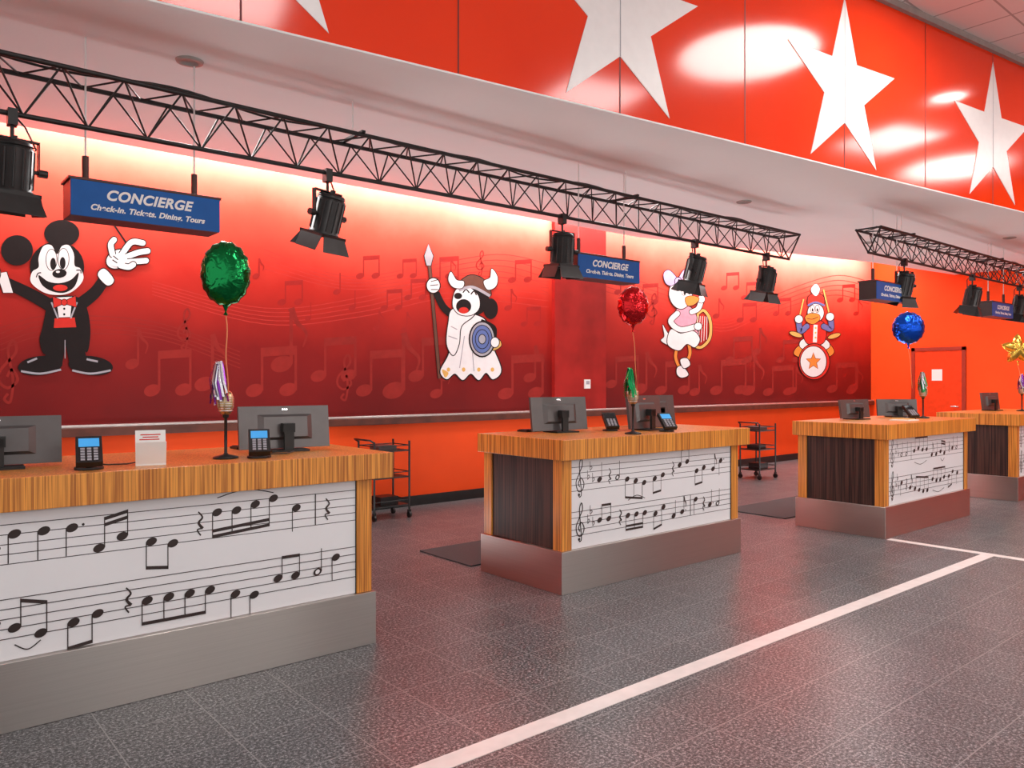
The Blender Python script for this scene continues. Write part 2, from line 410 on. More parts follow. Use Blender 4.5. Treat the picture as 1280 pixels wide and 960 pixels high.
# ------------------------------------------------------------ mural artwork
def wallmap(u, v, off):
    kk = (u-640)/FPX; t = (WY-.02)/(S50-C50*kk)
    return Vector(((C50+S50*kk)*t, WY-.0203-off, H-(v-477)/FPX*t))
B_, W_, G_ = M['artblack'], M['artwhite'], M['artgrey']
p = Paint('mural_music_notes', wallmap, .00001)
def mnote(u, v, s, kind, mat):
    if kind == 0:
        p.ell(u, v, s*.20, s*.14, mat, -20); p.stroke([(u+s*.17, v), (u+s*.17, v-s)], s*.06, mat)
        p.stroke([(u+s*.17, v-s), (u+s*.27, v-s*.75), (u+s*.44, v-s*.55), (u+s*.38, v-s*.3)], [s*.12, s*.02], mat)
    elif kind == 1:
        w = s*.75
        p.ell(u, v, s*.20, s*.14, mat, -20); p.ell(u+w, v-s*.02, s*.20, s*.14, mat, -20)
        p.stroke([(u+s*.17, v), (u+s*.17, v-s*.85)], s*.06, mat); p.stroke([(u+w+s*.17, v), (u+w+s*.17, v-s*.9)], s*.06, mat)
        p.poly([(u+s*.14, v-s*.95), (u+w+s*.2, v-s*1.0), (u+w+s*.2, v-s*.80), (u+s*.14, v-s*.75)], mat)
    elif kind == 2:
        p.ell(u, v, s*.20, s*.14, mat, -20); p.stroke([(u+s*.17, v), (u+s*.17, v-s)], s*.06, mat)
    else:
        p.stroke([(u, v), (u-s*.08, v+s*.12), (u+s*.05, v+s*.16), (u+s*.1, v-s*.3), (u, v-s*.9), (u+s*.12, v-s*1.1), (u+s*.16, v-s*.85), (u-s*.15, v-s*.5), (u-s*.18, v-s*.25), (u, v-s*.12), (u+s*.2, v-s*.28), (u+s*.08, v-s*.5), (u-s*.02, v-s*.35)], s*.06, mat)
nl, nd = M['notelight'], M['notedark']
for i in range(5):
    p.stroke([(190, 352+i*4), (330, 385+i*5), (450, 372+i*6), (560, 345+i*7), (686, 352+i*8)], 1.1, M['swoosh'])
    p.stroke([(330, 312+i*6), (430, 345+i*4), (520, 335+i*5), (620, 318+i*7), (685, 330+i*9)], 1.0, M['swoosh'])
    p.stroke([(756, 340+i*6), (830, 362+i*6), (900, 398+i*4), (960, 372+i*5), (1040, 345+i*6), (1086, 352+i*7)], 1.0, M['swoosh'])
    p.stroke([(0, 410+i*7), (60, 395+i*6), (190, 402+i*5), (300, 440+i*5)], 1.1, nl)
for a in ((352,378,28,1,nd),(385,398,20,2,nd),(421,365,24,2,nd),(450,345,26,1,nd),(500,345,22,1,nd),(440,385,22,2,nd),(480,385,24,1,nd),(510,372,24,1,nd),(470,410,22,0,nd),(505,412,22,0,nd),
          (545,350,30,1,nd),(600,340,24,3,nd),(640,350,26,1,nd),(635,385,24,0,nd),(655,405,22,1,nd),(560,345,22,0,nd),
          (190,488,52,1,nl),(255,480,62,0,nl),(318,488,56,1,nl),(352,455,70,0,nl),(398,470,50,1,nl),(430,492,44,3,nl),(455,488,52,1,nl),(492,488,72,0,nl),(520,470,50,1,nl),(632,492,50,1,nl),(662,472,40,0,nl),(10,492,60,3,nl),(165,455,44,0,nl),(230,430,40,3,nl),(545,492,40,0,nl),
          (772,365,22,1,nd),(800,378,24,1,nd),(815,400,30,3,nd),(905,360,20,1,nd),(930,372,20,1,nd),(958,368,18,0,nd),(895,395,22,0,nd),(925,400,22,1,nd),(970,392,20,1,nd),(1050,375,20,1,nd),(1070,392,18,0,nd),
          (764,480,36,1,nl),(800,486,46,0,nl),(826,488,38,1,nl),(868,490,34,0,nl),(895,488,40,1,nl),(935,488,44,0,nl),(960,490,34,1,nl),(990,488,30,0,nl),(1040,486,34,1,nl),(1064,488,32,0,nl),(912,450,30,1,nl),(945,440,30,0,nl),(975,450,26,1,nl),
          (285,330,26,3,nd),(320,345,22,0,nd)):
    mnote(*a)
p.build()

p = Paint('mural_mouse_conductor', wallmap)
p.l = 80
p.stroke([(163, 312), (136, 272)], 2.2, B_)
p.ell(21, 313, 20, 19, B_); p.ell(77, 292, 22, 17, B_)
p.stroke([(66, 384), (38, 368), (4, 352)], [15, 12], B_, out=.8)
p.stroke([(98, 382), (118, 366), (131, 348)], [15, 12], B_, out=.8)
p.poly([(8,340),(16,366),(4,366),(-4,342)], W_, out=1); p.ell(-14, 342, 14, 14, W_, out=1.2)
p.stroke([(-14,342),(-28,330)], 7, W_, out=1, cap=True); p.stroke([(-14,344),(-30,346)], 7, W_, out=1, cap=True)
p.poly([(122, 344), (130, 336), (142, 350), (134, 357)], W_, True, out=1.2)
p.poly([(54,408),(60,380),(68,372),(92,371),(106,381),(112,412),(108,440),(98,420),(66,420),(56,442),(50,426)], B_, True, out=.8)
p.poly([(63,412),(100,412),(104,432),(108,452),(87,454),(82,430),(77,454),(55,454),(60,430)], B_, out=.8)
p.poly([(70,372),(90,371),(87,402),(74,403)], W_)
p.poly([(68,398),(93,397),(95,409),(67,410)], M['red'], out=1)
p.stroke([(64,378),(72,398)], 2, G_); p.stroke([(96,378),(88,398)], 2, G_)
p.stroke([(81,425),(81,448)], 1, G_)
for (x, y) in ((80,386),(80,393)): p.ell(x, y, 1.4, 1.4, B_)
p.poly([(66,371),(80,377),(94,370),(95,384),(80,379),(67,385)], M['red'], out=1); p.ell(80, 378, 3.4, 3.6, M['red'], out=.8)
p.ell(50, 457, 27, 11, B_, -6, out=1); p.ell(113, 457, 27, 11, B_, 6, out=1)
p.stroke([(26,464),(50,467),(76,462)], 2.5, G_); p.stroke([(90,463),(113,467),(138,463)], 2.5, G_)
p.stroke([(34,453),(46,448)], 2.5, G_); p.stroke([(108,449),(122,452)], 2.5, G_)
p.ell(71, 334, 34, 32, B_)
p.poly([(71,318),(64,307),(54,308),(48,322),(48,334),(40,340),(38,352),(48,362),(62,368),(82,368),(96,360),(104,348),(100,336),(93,332),(92,318),(86,307),(77,308)], W_, True)
p.ell(64, 325, 6.5, 13, W_, out=.8); p.ell(79, 324, 6.5, 13, W_, out=.8)
p.ell(66, 330, 3.6, 7.5, B_); p.ell(78, 329, 3.6, 7.5, B_)
p.poly([(48,344),(60,352),(74,354),(88,350),(98,341),(93,358),(80,366),(64,364),(52,356)], B_, True)
p.ell(75, 360, 9, 4, M['red'])
p.ell(74, 342, 9, 5.5, B_, -6); p.ell(72, 340, 2.5, 1.4, W_)
p.stroke([(45,347),(47,342),(51,341)], 1.3, B_); p.stroke([(95,338),(100,338),(101,342)], 1.3, B_)
p.ell(147, 324, 15, 11, W_, -25, out=1.4)
for q in ([(152,318),(164,303),(178,304)], [(156,322),(172,316),(184,314)], [(156,328),(170,327),(182,326)], [(150,332),(160,334),(166,331)], [(140,318),(138,306),(142,300)]):
    p.stroke(q, 7, W_, out=1.2, cap=True)
p.ell(148, 325, 11, 8, W_, -25)
for q in ((141,320,147,325),(140,325,146,329)): p.stroke([(q[0],q[1]),(q[2],q[3])], 1.3, B_)
p.build()

p = Paint('mural_viking_singer', wallmap); p.l = 80
p.stroke([(536,326),(549,473)], 3.4, M['artbrown'], out=.6)
p.poly([(535,305),(541,320),(538,332),(533,332),(530,320)], G_, out=1)
p.stroke([(568,396),(554,384),(545,366)], [9, 7], B_, out=.5)
p.ell(613, 386, 9, 13, B_); p.ell(590, 374, 21, 21, B_)
p.poly([(572,392),(600,396),(610,408),(614,430),(626,462),(616,474),(607,466),(598,475),(588,467),(578,475),(568,467),(558,474),(550,464),(560,444),(566,420)], W_, True, out=1.5)
p.poly([(552,462),(560,466),(556,472)], M['artgold'], True); p.poly([(612,430),(622,424),(626,432),(616,438)], M['artgold'], True, out=.8)
for x in (560, 579, 598, 615): p.ell(x, 462, 2.2, 2.6, M['artgold'])
p.stroke([(580,420),(574,460)], 1, G_); p.stroke([(590,440),(592,464)], 1, G_)
p.poly([(566,386),(560,404),(558,430),(566,444),(573,430),(576,408),(590,396),(596,384)], W_, True, out=1.2)
p.stroke([(563,408),(571,412)], 1.2, G_); p.stroke([(560,420),(571,424)], 1.2, G_)
p.poly([(566,372),(570,362),(580,358),(590,362),(598,372),(598,386),(588,394),(574,393),(566,384)], W_, True, out=1)
p.ell(579, 383, 9.5, 9, B_); p.ell(579, 388, 6, 4, M['red'])
p.ell(572, 370, 5, 4, B_); p.stroke([(578,366),(582,362),(586,366)], 1.5, B_); p.stroke([(588,368),(592,364),(595,369)], 1.5, B_)
p.poly([(574,362),(576,351),(588,344),(602,348),(611,360),(612,370),(598,362),(584,358)], M['artbrown'], True, out=1)
p.stroke([(573,363),(590,359),(612,370)], 3.5, G_)
p.poly([(579,352),(570,350),(563,340),(560,350),(566,359),(577,360)], W_, True, out=1)
p.poly([(604,352),(612,347),(614,336),(621,346),(619,358),(609,362)], W_, True, out=1)
p.ell(541, 357, 8, 9, W_, out=1.3)
for q in ([(538,352),(546,350)], [(537,357),(547,356)], [(538,362),(547,362)]): p.stroke(q, 1, B_)
p.stroke([(600,402),(616,410),(616,424)], 7, B_)
p.ell(602, 424, 15, 21, M['artgrey'], out=1.8); p.ell(602, 424, 12, 17, M['artblue'], out=1); p.ell(602, 424, 8, 11.5, M['artblue'], out=1); p.ell(602, 424, 4, 5.5, G_, out=1)
p.ell(618, 428, 5, 6, W_, out=1)
p.build()

p = Paint('mural_duck_musician', wallmap); p.l = 80
gd = M['artgold']
p.poly([(834,416),(828,406),(830,420),(826,426),(838,432),(846,426)], W_, True, out=.8)
p.stroke([(848,428),(844,446),(850,462)], 3.6, M['artorange'], out=.5); p.stroke([(860,428),(862,442),(856,456)], 3.6, M['artorange'], out=.5)
p.poly([(846,460),(852,458),(860,468),(852,472),(846,468)], W_, True, out=1); p.poly([(850,450),(858,448),(862,456),(854,460)], W_, True, out=1)
# harp held at the side
p.stroke([(866,432),(869,412),(872,392)], [3.5, 3], gd, out=.7); p.stroke([(872,392),(879,388),(886,396)], 3.2, gd, out=.7)
p.stroke([(866,432),(876,434),(886,424),(888,408),(886,396)], 3.4, gd, out=.7)
for i in range(5): p.stroke([(872+i*2.8, 395+i*.2), (869+i*3.4, 431-i*1.6)], .7, W_)
p.poly([(842,396),(848,384),(862,384),(870,396),(868,408),(872,418),(860,424),(848,424),(840,416),(842,406)], M['artpink'], True, out=1)
p.poly([(838,412),(850,417),(866,414),(874,424),(868,434),(858,430),(848,438),(834,430)], W_, True, out=1)
p.stroke([(846,392),(838,402),(850,412),(870,408)], 6.5, W_, out=.9, cap=True); p.stroke([(864,390),(872,386),(876,376)], 6, W_, out=.9, cap=True)
p.ell(872,408,4.5,4.5,W_,out=.9); p.ell(876,374,4.2,4.6,W_,out=.9)
p.poly([(838,358),(846,352),(858,354),(864,364),(862,378),(852,386),(842,382),(836,370)], W_, True, out=1)
p.poly([(856,373),(864,370),(873,373),(868,380),(859,382)], M['artorange'], True, out=.8)
p.ell(854, 364, 2.6, 5, W_, out=.7); p.ell(855, 366, 1.4, 2.8, B_); p.ell(861, 363, 2, 4.4, W_, out=.7); p.ell(861.5, 365, 1.2, 2.4, B_)
p.poly([(846,350),(836,338),(829,342),(831,353),(838,357)], M['artlilac'], True, out=1); p.poly([(847,350),(855,337),(862,342),(860,352),(852,357)], M['artlilac'], True, out=1); p.ell(847, 352, 4, 5, M['artlilac'], out=1)
p.build()

p = Paint('mural_duck_drummer', wallmap); p.l = 80
p.stroke([(998,400),(1004,374)], 1.8, gd, out=.4); p.stroke([(1037,396),(1029,362)], 1.8, gd, out=.4)
p.poly([(996,434),(1006,430),(1010,440),(1000,446),(992,442)],M['artorange'],True,out=.8); p.poly([(1026,432),(1036,430),(1042,440),(1034,446),(1026,440)],M['artorange'],True,out=.8)
p.poly([(1004,424),(1030,424),(1036,434),(1018,440),(1000,434)], W_, True, out=.9)
p.poly([(1008,404),(1018,400),(1029,404),(1032,420),(1026,430),(1010,430),(1004,418)], M['red'], True, out=1)
p.stroke([(1019,406),(1018,428)], 5, W_)
for y in (410, 416, 422): p.ell(1019, y, 1.2, 1.2, gd)
p.stroke([(1008,408),(1000,414),(998,403)], 6.5, M['artblue'], out=.8, cap=True); p.stroke([(1029,408),(1038,411),(1038,400)], 6.5, M['artblue'], out=.8, cap=True)
p.ell(998,399,4.8,4.8,W_,out=.9); p.ell(1037,396,4.8,4.8,W_,out=.9)
p.ell(1019, 391, 10, 11, W_, out=1)
p.poly([(1006,396),(1012,392),(1022,393),(1024,399),(1016,405),(1008,402)], M['artorange'], True, out=.7); p.stroke([(1008,398),(1015,399),(1022,396)], .8, B_)
p.ell(1015,386,2.2,4.4,W_,out=.7); p.ell(1015,387.5,1.1,2.2,B_); p.ell(1021,386,2.2,4.4,W_,out=.7); p.ell(1021,387.5,1.1,2.2,B_)
p.poly([(1010,382),(1010,371),(1018,367),(1028,370),(1029,381),(1019,378)], M['red'], True, out=1); p.stroke([(1009,382),(1019,378),(1030,382)], 2.4, M['artblue'])
p.poly([(1017,369),(1013,362),(1019,355),(1024,361),(1021,369)], W_, True, out=.7)
p.ell(994,418,8,2.6,gd,18,out=.8); p.ell(1042,420,8,2.6,gd,-18,out=.8)
p.ell(1017, 452, 19, 22, M['red'], out=1); p.ell(1016, 452, 16, 19, W_, out=1)
pl = []
for i in range(10):
    rr = 11 if i % 2 == 0 else 4.6; t = -math.pi/2+i*math.pi/5; pl.append((1016+rr*.85*math.cos(t), 452+rr*math.sin(t)))
p.poly(pl, M['artorange'], out=.7)
p.build()

# ------------------------------------------------------------ desks
def music(P, w, seed, z_tops):
    rnd = random.Random(seed); ink = M['ink']; sp = .0425; s = sp
    for si, zt in enumerate(z_tops):
        zb = zt-4*sp
        for i in range(5):
            P.raw([(0, zb+i*sp-.0018), (w, zb+i*sp-.0018), (w, zb+i*sp+.0018), (0, zb+i*sp+.0018)], ink, bump=(i == 0))
        cx = .09
        P.stroke([(cx-.005, zb-s*.9), (cx-.02, zb-s*.6), (cx-.005, zb-s*1.1), (cx+.012, zb-s*.5), (cx, zb+s*2), (cx-.008, zb+s*4.4), (cx+.012, zb+s*5.4), (cx+.022, zb+s*4.3), (cx-.01, zb+s*2.9), (cx-.042, zb+s*1.4), (cx-.02, zb-s*.05), (cx+.02, zb), (cx+.038, zb+s*1.1), (cx+.01, zb+s*2.1), (cx-.018, zb+s*1.3), (cx-.004, zb+s*.6)], .0085, ink)
        P.ell(cx-.012, zb-s*.7, .011, .011, ink)
        for j, h in enumerate((2, 3.5, 1.5)):
            a = .165+j*.026
            P.stroke([(a, zb+h*s+.055), (a, zb+h*s-.012)], .004, ink); P.stroke([(a, zb+h*s-.012), (a+.02, zb+h*s+.006), (a+.012, zb+h*s+.02), (a, zb+h*s+.01)], .005, ink)
        def head(a, pos): P.ell(a, zb+pos*s/2, .0255, .0185, ink, 22, n=18)
        a = .29
        while a < w-.09:
            t = rnd.random()
            if t < .42 and a < w-.34:
                n = rnd.choice((2, 3, 4)) if a < w-.48 else 2
                dx = .098; up = rnd.random() < .55; base = rnd.choice((1, 2, 3, 4, 5)); st = rnd.choice((-1, 1, 0, 1))
                ps = [base+st*i+rnd.choice((0, 0, 1)) for i in range(n)]
                slope = (ps[-1]-ps[0])*s/2*.6/(dx*(n-1))
                if up: z0 = zb+max(ps)*s/2+.115-abs(slope)*dx*.2
                else: z0 = zb+min(ps)*s/2-.115
                off = .023 if up else -.023
                for i in range(n):
                    aa = a+i*dx; head(aa, ps[i]); zz = z0+slope*(i-(n-1)/2)*dx
                    P.stroke([(aa+off, zb+ps[i]*s/2), (aa+off, zz)], .0045, ink)
                zl, zr = z0-slope*(n-1)/2*dx, z0+slope*(n-1)/2*dx; th = .016 if up else -.016
                for bb in range(rnd.choice((1, 1, 2))):
                    o = -bb*.028 if up else bb*.028
                    P.raw([(a+off-.0024, zl+o), (a+(n-1)*dx+off+.0024, zr+o), (a+(n-1)*dx+off+.0024, zr+o-th), (a+off-.0024, zl+o-th)], ink)
                if rnd.random() < .3:
                    zz = zb-.03 if up else zb+4*s+.03; sg = -1 if up else 1
                    P.stroke([(a, zz), (a+(n-1)*dx/2, zz+sg*.03), (a+(n-1)*dx, zz)], .005, ink)
                a += n*dx+.03
            elif t < .70:
                pos = rnd.choice((1, 2, 3, 5, 6)); head(a, pos)
                if pos < 4: P.stroke([(a+.023, zb+pos*s/2), (a+.023, zb+pos*s/2+.125)], .0045, ink)
                else: P.stroke([(a-.023, zb+pos*s/2), (a-.023, zb+pos*s/2-.125)], .0045, ink)
                if rnd.random() < .35 and pos < 4: P.stroke([(a+.023, zb+pos*s/2+.125), (a+.035, zb+pos*s/2+.09), (a+.051, zb+pos*s/2+.065), (a+.045, zb+pos*s/2+.035)], [.014, .004], ink)
                if rnd.random() < .4: P.ell(a+.045, zb+pos*s/2+.01, .006, .006, ink, n=10)
                a += .11
            elif t < .80:
                P.stroke([(a-.008, zb+3.3*s), (a+.012, zb+2.6*s), (a-.006, zb+2.0*s), (a+.014, zb+1.3*s)], [.006, .014], ink)
                P.stroke([(a+.014, zb+1.3*s), (a-.012, zb+1.2*s), (a+.004, zb+.5*s)], .007, ink); a += .085
            elif t < .92:
                P.raw([(a-.003, zb), (a+.003, zb), (a+.003, zt), (a-.003, zt)], ink); a += .07
            else:
                P.ell(a, zb+3*s/2, .0255, .019, ink, 22); P.ell(a, zb+3*s/2, .014, .011, M['panelwhite'], 40)
                P.stroke([(a+.023, zb+1.5*s), (a+.023, zb+1.5*s+.125)], .0045, ink); a += .11

def desk(x0, x1, yf, seed):
    b = MB('reception_desk'); d = .93; yb = yf+d
    b.box(x0, x1, yf, yb, 0, .30, M['steel'])
    e = .018; pw = .095
    xa, xb_, ya, yb_ = x0+e, x1-e, yf+e, yb-e
    z0, z1 = .30, .955
    for (xx, yy) in ((xa, ya), (xb_-pw, ya), (xa, yb_-pw), (xb_-pw, yb_-pw)):
        b.box(xx, xx+pw, yy, yy+pw, z0, z1, M['zebra'])
    b.box(xa+pw, xb_-pw, ya+.012, yb_-.012, z0, z1, M['panelwhite'])
    b.box(xa+.012, xa+.03, ya+pw, yb_-pw, z0, z1, M['darkwood'])
    b.box(xb_-.03, xb_-.012, ya+pw, yb_-pw, z0, z1, M['darkwood'])
    b.box(xa+pw, xb_-pw, yb_-.02, yb_-.006, z0, z1, M['darkwood'])
    b.box(xa+pw, xa+pw+.006, ya+.006, ya+.012, z0, z1, M['ink']); b.box(xb_-pw-.006, xb_-pw, ya+.006, ya+.012, z0, z1, M['ink'])
    b.box(x0-.01, x1+.10, yf-.025, yb+.03, .945, 1.09, M['zebra'])
    o = b.build(bevel=.004)
    px0 = xa+pw+.006; w = (xb_-pw-.006)-px0
    P = Paint('music_print', lambda a, z, off: Vector((px0+a, ya+.0116-off, z)), .00004)
    music(P, w, seed, (.885, .565))
    P.b.build(parent=o)
    return o
desk(.11, 2.28, 3.93, 11); desk(3.78, 5.95, 3.96, 5); desk(7.49, 9.56, 3.40, 23); desk(11.10, 13.2, 3.40, 8)

# ------------------------------------------------------------ trusses
def truss(x0, x1, y, zt=3.35, zb=3.06, hw=.15):
    b = MB('lighting_truss'); m = M['truss']
    A, B2, Cc = (y-hw, zt), (y+hw, zt), (y, zb)
    for q in (A, B2, Cc): b.cyl((x0, q[0], q[1]), (x1, q[0], q[1]), .0155, m, n=12)
    n = int((x1-x0)/.34); dx = (x1-x0)/n
    for i in range(n):
        xa = x0+i*dx; xm = xa+dx/2; xb = xa+dx
        for (q, r) in ((A, Cc), (B2, Cc), (A, B2)):
            b.cyl((xa, q[0], q[1]), (xm, r[0], r[1]), .0062, m, n=6, caps=False); b.cyl((xm, r[0], r[1]), (xb, q[0], q[1]), .0062, m, n=6, caps=False)
    for xx in (x0, x1):
        for (q, r) in ((A, Cc), (B2, Cc), (A, B2)): b.cyl((xx, q[0], q[1]), (xx, r[0], r[1]), .010, m, n=8)
    k = x0+.9
    while k < x1-.2:
        b.cyl((k, y, zt), (k, y, ZS), .006, M['soffit'], n=6)
        b.box(k-.015, k+.015, A[0]-.02, B2[0]+.02, zt+.012, zt+.03, m); k += 3.1
    pts = []
    k = x0+.1
    while k < x1: pts.append((k, y-.05+.03*math.sin(k*3), zt+.03+.02*math.sin(k*5))); k += .12
    b.tube(pts, .008, M['black'], n=6)
    b.build()
truss(-4.2, 9.1, 5.35); truss(9.35, 16.6, 4.45)

def par_can(x, y, ztop, tilt, yaw, s=1.0):
    b = MB('stage_light'); m = M['blackmetal']
    b.box(x-.025, x+.025, y-.035, y+.035, ztop-.05, ztop+.045, m); b.cyl((x, y, ztop-.12), (x, y, ztop-.04), .011, m, n=8)
    base = Matrix.Translation((x, y, ztop-.12)) @ Matrix.Rotation(math.radians(yaw), 4, 'Z') @ Matrix.Scale(s, 4)
    b.M = base; hw = .135
    b.box(-hw, hw, -.018, .018, -.008, 0, m); b.box(-hw-.006, -hw, -.018, .018, -.20, 0, m); b.box(hw, hw+.006, -.018, .018, -.20, 0, m)
    b.M = base @ Matrix.Translation((0, 0, -.18)) @ Matrix.Rotation(math.radians(tilt), 4, 'X')
    b.cyl((-hw-.03, 0, 0), (hw+.03, 0, 0), .012, m, n=8); b.cyl((hw, 0, 0), (hw+.05, 0, 0), .024, m, n=10); b.cyl((-hw-.05, 0, 0), (-hw, 0, 0), .024, m, n=10)
    b.lathe([(0, .16), (.085, .16), (.098, .15), (.098, .125), (.108, .115), (.108, -.12), (.115, -.125), (.115, -.145), (.10, -.145), (.08, -.10), (0, -.08)], m, n=28)
    for i in range(14):
        t = 2*math.pi*i/14; c, s2 = math.cos(t), math.sin(t)
        b.cyl((.108*c, .108*s2, .11), (.108*c, .108*s2, -.11), .006, m, n=6)
    for z in (.12, .135): b.lathe([(.098, z-.004), (.108, z), (.098, z+.004)], m, n=28)
    b.cyl((0, 0, .16), (0, 0, .19), .02, m, n=10)
    q = .122
    b.box(-q, q, -q, -q+.012, -.158, -.135, m); b.box(-q, q, q-.012, q, -.158, -.135, m); b.box(-q, -q+.012, -q, q, -.158, -.135, m); b.box(q-.012, q, -q, q, -.158, -.135, m)
    dl = .105
    for a in range(4):
        fl = .055 if a % 2 == 0 else .03
        R = Matrix.Rotation(a*math.pi/2, 4, 'Z'); w2 = q*(1.12 if a % 2 == 0 else .85)
        vs = [(-q*.9, -q, -.152), (q*.9, -q, -.152), (w2, -q-fl, -.152-dl), (-w2, -q-fl, -.152-dl)]
        vs += [(v[0], v[1]+.004, v[2]-.003) for v in vs]
        b.add([R @ Vector(v) for v in vs], [(0,1,2,3),(7,6,5,4),(0,4,5,1),(1,5,6,2),(2,6,7,3),(3,7,4,0)], m)
    b.M = Matrix.Identity(4)
    b.tube([(x, y+.02, ztop+.03), (x+.08, y+.1, ztop-.02), (x+.14, y+.12, ztop-.14), (x+.06, y+.10, ztop-.20)], .006, M['black'], n=6)
    b.build()
for (x, tl, yw) in ((.69, 8, 10), (2.69, 18, 20), (5.11, 5, -5), (7.15, 14, 20), (8.58, 12, 0)): par_can(x, 5.35, 3.04, tl, yw)
for (x, tl, yw) in ((10.33, 16, -20), (12.6, 12, 10), (14.6, 12, 0)): par_can(x, 4.45, 3.04, tl, yw)

# ------------------------------------------------------------ signs
def sign(x0, y, w=.9):
    zt, zb, d = 2.735, 2.515, .22
    b = MB('concierge_sign')
    b.box(x0, x0+w, y, y+d, zb, zt, M['black']); b.box(x0+.0, x0+w, y-.006, y+.002, zb, zt, M['blue'])
    b.box(x0-.012, x0+w+.012, y-.002, y+d+.012, zt, zt+.018, M['brown'])
    for xr in (x0+.10, x0+w-.14):
        b.cyl((xr, y+.09, zt), (xr, y+.09, zt+.17), .02, M['brown']); b.cyl((xr, y+.09, zt+.16), (xr, y+.09, ZS), .006, M['soffit'], n=8)
    o = b.build(bevel=.003)
    for txt, sz, zz, off in (('CONCIERGE', .088, zb+.118, .0030), ('Check-in, Tickets, Dining, Tours', .049, zb+.046, .0018)):
        cu = bpy.data.curves.new('sign_text', 'FONT'); cu.body = txt; cu.size = sz; cu.shear = .28; cu.align_x = 'CENTER'; cu.offset = off; cu.extrude = .001
        cu.space_character = 1.06
        t = bpy.data.objects.new('sign_text', cu); bpy.context.collection.objects.link(t)
        t.rotation_euler = (math.pi/2, 0, 0); t.data.materials.append(M['paper'])
        t.parent = o; t.location = Vector((x0+w/2, y-.0075, zz))-o.location
for (x, y) in ((.99, 5.35), (5.316, 5.35), (9.56, 4.45), (13.39, 4.45)): sign(x, y)

# ------------------------------------------------------------ desk items
ZD = 1.09
def monitor(x, y, yaw, w=.54, h=.29):
    b = MB('computer_monitor'); m = M['mon']
    b.M = Matrix.Translation((x, y, ZD)) @ Matrix.Rotation(math.radians(yaw), 4, 'Z')
    b.box(-.11, .11, -.11, .08, 0, .012, M['black'])
    b.box(-.028, .028, -.075, -.055, .01, h*.62, M['black']); b.box(-.035, .035, -.075, -.02, h*.45, h*.66, M['black'])
    b.M = b.M @ Matrix.Rotation(math.radians(-7), 4, 'X')
    b.box(-w/2, w/2, -.012, .012, .015, .015+h, m); b.box(-w/2+.008, w/2-.008, .012, .014, .023, .007+h, M['screen'])
    zc = .015+h*.5; a, c = w*.30, h*.30; a2, c2 = a*.8, c*.8
    vs = [(-a, -.012, zc-c), (a, -.012, zc-c), (a, -.012, zc+c), (-a, -.012, zc+c), (-a2, -.03, zc-c2), (a2, -.03, zc-c2), (a2, -.03, zc+c2), (-a2, -.03, zc+c2)]
    b.add(vs, [(4,5,6,7),(0,1,5,4),(1,2,6,5),(2,3,7,6),(3,0,4,7)], m)
    b.box(-.018, .018, -.0125, -.0121, .02+h*.88, .02+h*.92, M['silver'])
    b.build(bevel=.003)
def terminal(x, y, yaw, blue=True):
    b = MB('card_payment_terminal')
    b.M = Matrix.Translation((x, y, ZD)) @ Matrix.Rotation(math.radians(yaw), 4, 'Z')
    b.lathe([(0, 0), (.062, 0), (.062, .012), (.03, .02), (.02, .03), (.02, .07)], M['black'], n=20)
    b.M = b.M @ Matrix.Translation((0, -.012, .062)) @ Matrix.Rotation(math.radians(38), 4, 'X')
    b.box(-.055, .055, -.075, .105, 0, .032, M['black']); b.box(-.043, .043, .030, .088, .032, .034, M['blscreen'] if blue else M['screen'])
    for i in range(3):
        for j in range(5): b.box(-.036+i*.027, -.018+i*.027, -.064+j*.018, -.052+j*.018, .032, .036, M['artgrey'])
    b.M = Matrix.Identity(4)
    b.tube([(x+.03, y+.04, ZD+.02), (x+.10, y+.08, ZD+.008), (x+.18, y+.06, ZD+.008), (x+.26, y+.14, ZD+.008)], .004, M['black'], n=6)
    b.build(bevel=.003)
def mic(x, y, tass):
    b = MB('vintage_microphone'); g = M['gold']
    b.lathe([(0, 0), (.065, 0), (.065, .010), (.015, .022), (.008, .03), (.008, .215), (.016, .22), (.016, .24)], M['blackmetal'], (x, y, ZD), n=24)
    z = ZD+.235
    b.lathe([(0, 0), (.020, .0), (.034, .02), (.040, .05), (.040, .085), (.036, .105), (.022, .124), (0, .13)], g, (x, y, z), n=24)
    for i in range(7): 
        r = .0425 if 1 < i < 6 else .039
        b.lathe([(r-.004, -.003), (r, 0), (r-.004, .003)], M['chrome'], (x, y, z+.02+i*.013), n=24)
    for i in range(6):
        t = 2*math.pi*i/6; b.tube([(x+.041*math.cos(t)*q, y+.041*math.sin(t)*q, z+h) for q, h in ((.6, .005), (1, .04), (1.02, .085), (.7, .118))], .003, g, n=6)
    b.build()
    rnd = random.Random(int(x*10)); b = MB('foil_tassel')
    for i in range(46):
        m = M[tass[i % len(tass)]]; t = rnd.random()*6.28; L = rnd.uniform(.10, .20); sp = rnd.uniform(.02, .05)
        p0 = Vector((x-.040, y-.01, z+.25)); pts = [p0, p0+Vector((sp*math.cos(t)*.5, sp*math.sin(t)*.5, .035*rnd.random())), p0+Vector((sp*math.cos(t), sp*math.sin(t), -L*.5)), p0+Vector((sp*1.1*math.cos(t+.4), sp*1.1*math.sin(t+.4), -L))]
        wv = Vector((-math.sin(t), math.cos(t), 0))*.006
        vs = [q-wv for q in pts]+[q+wv for q in pts]
        b.add(vs, [(j, j+1, 5+j, 4+j) for j in range(3)], m)
    b.build()
    return z+.10
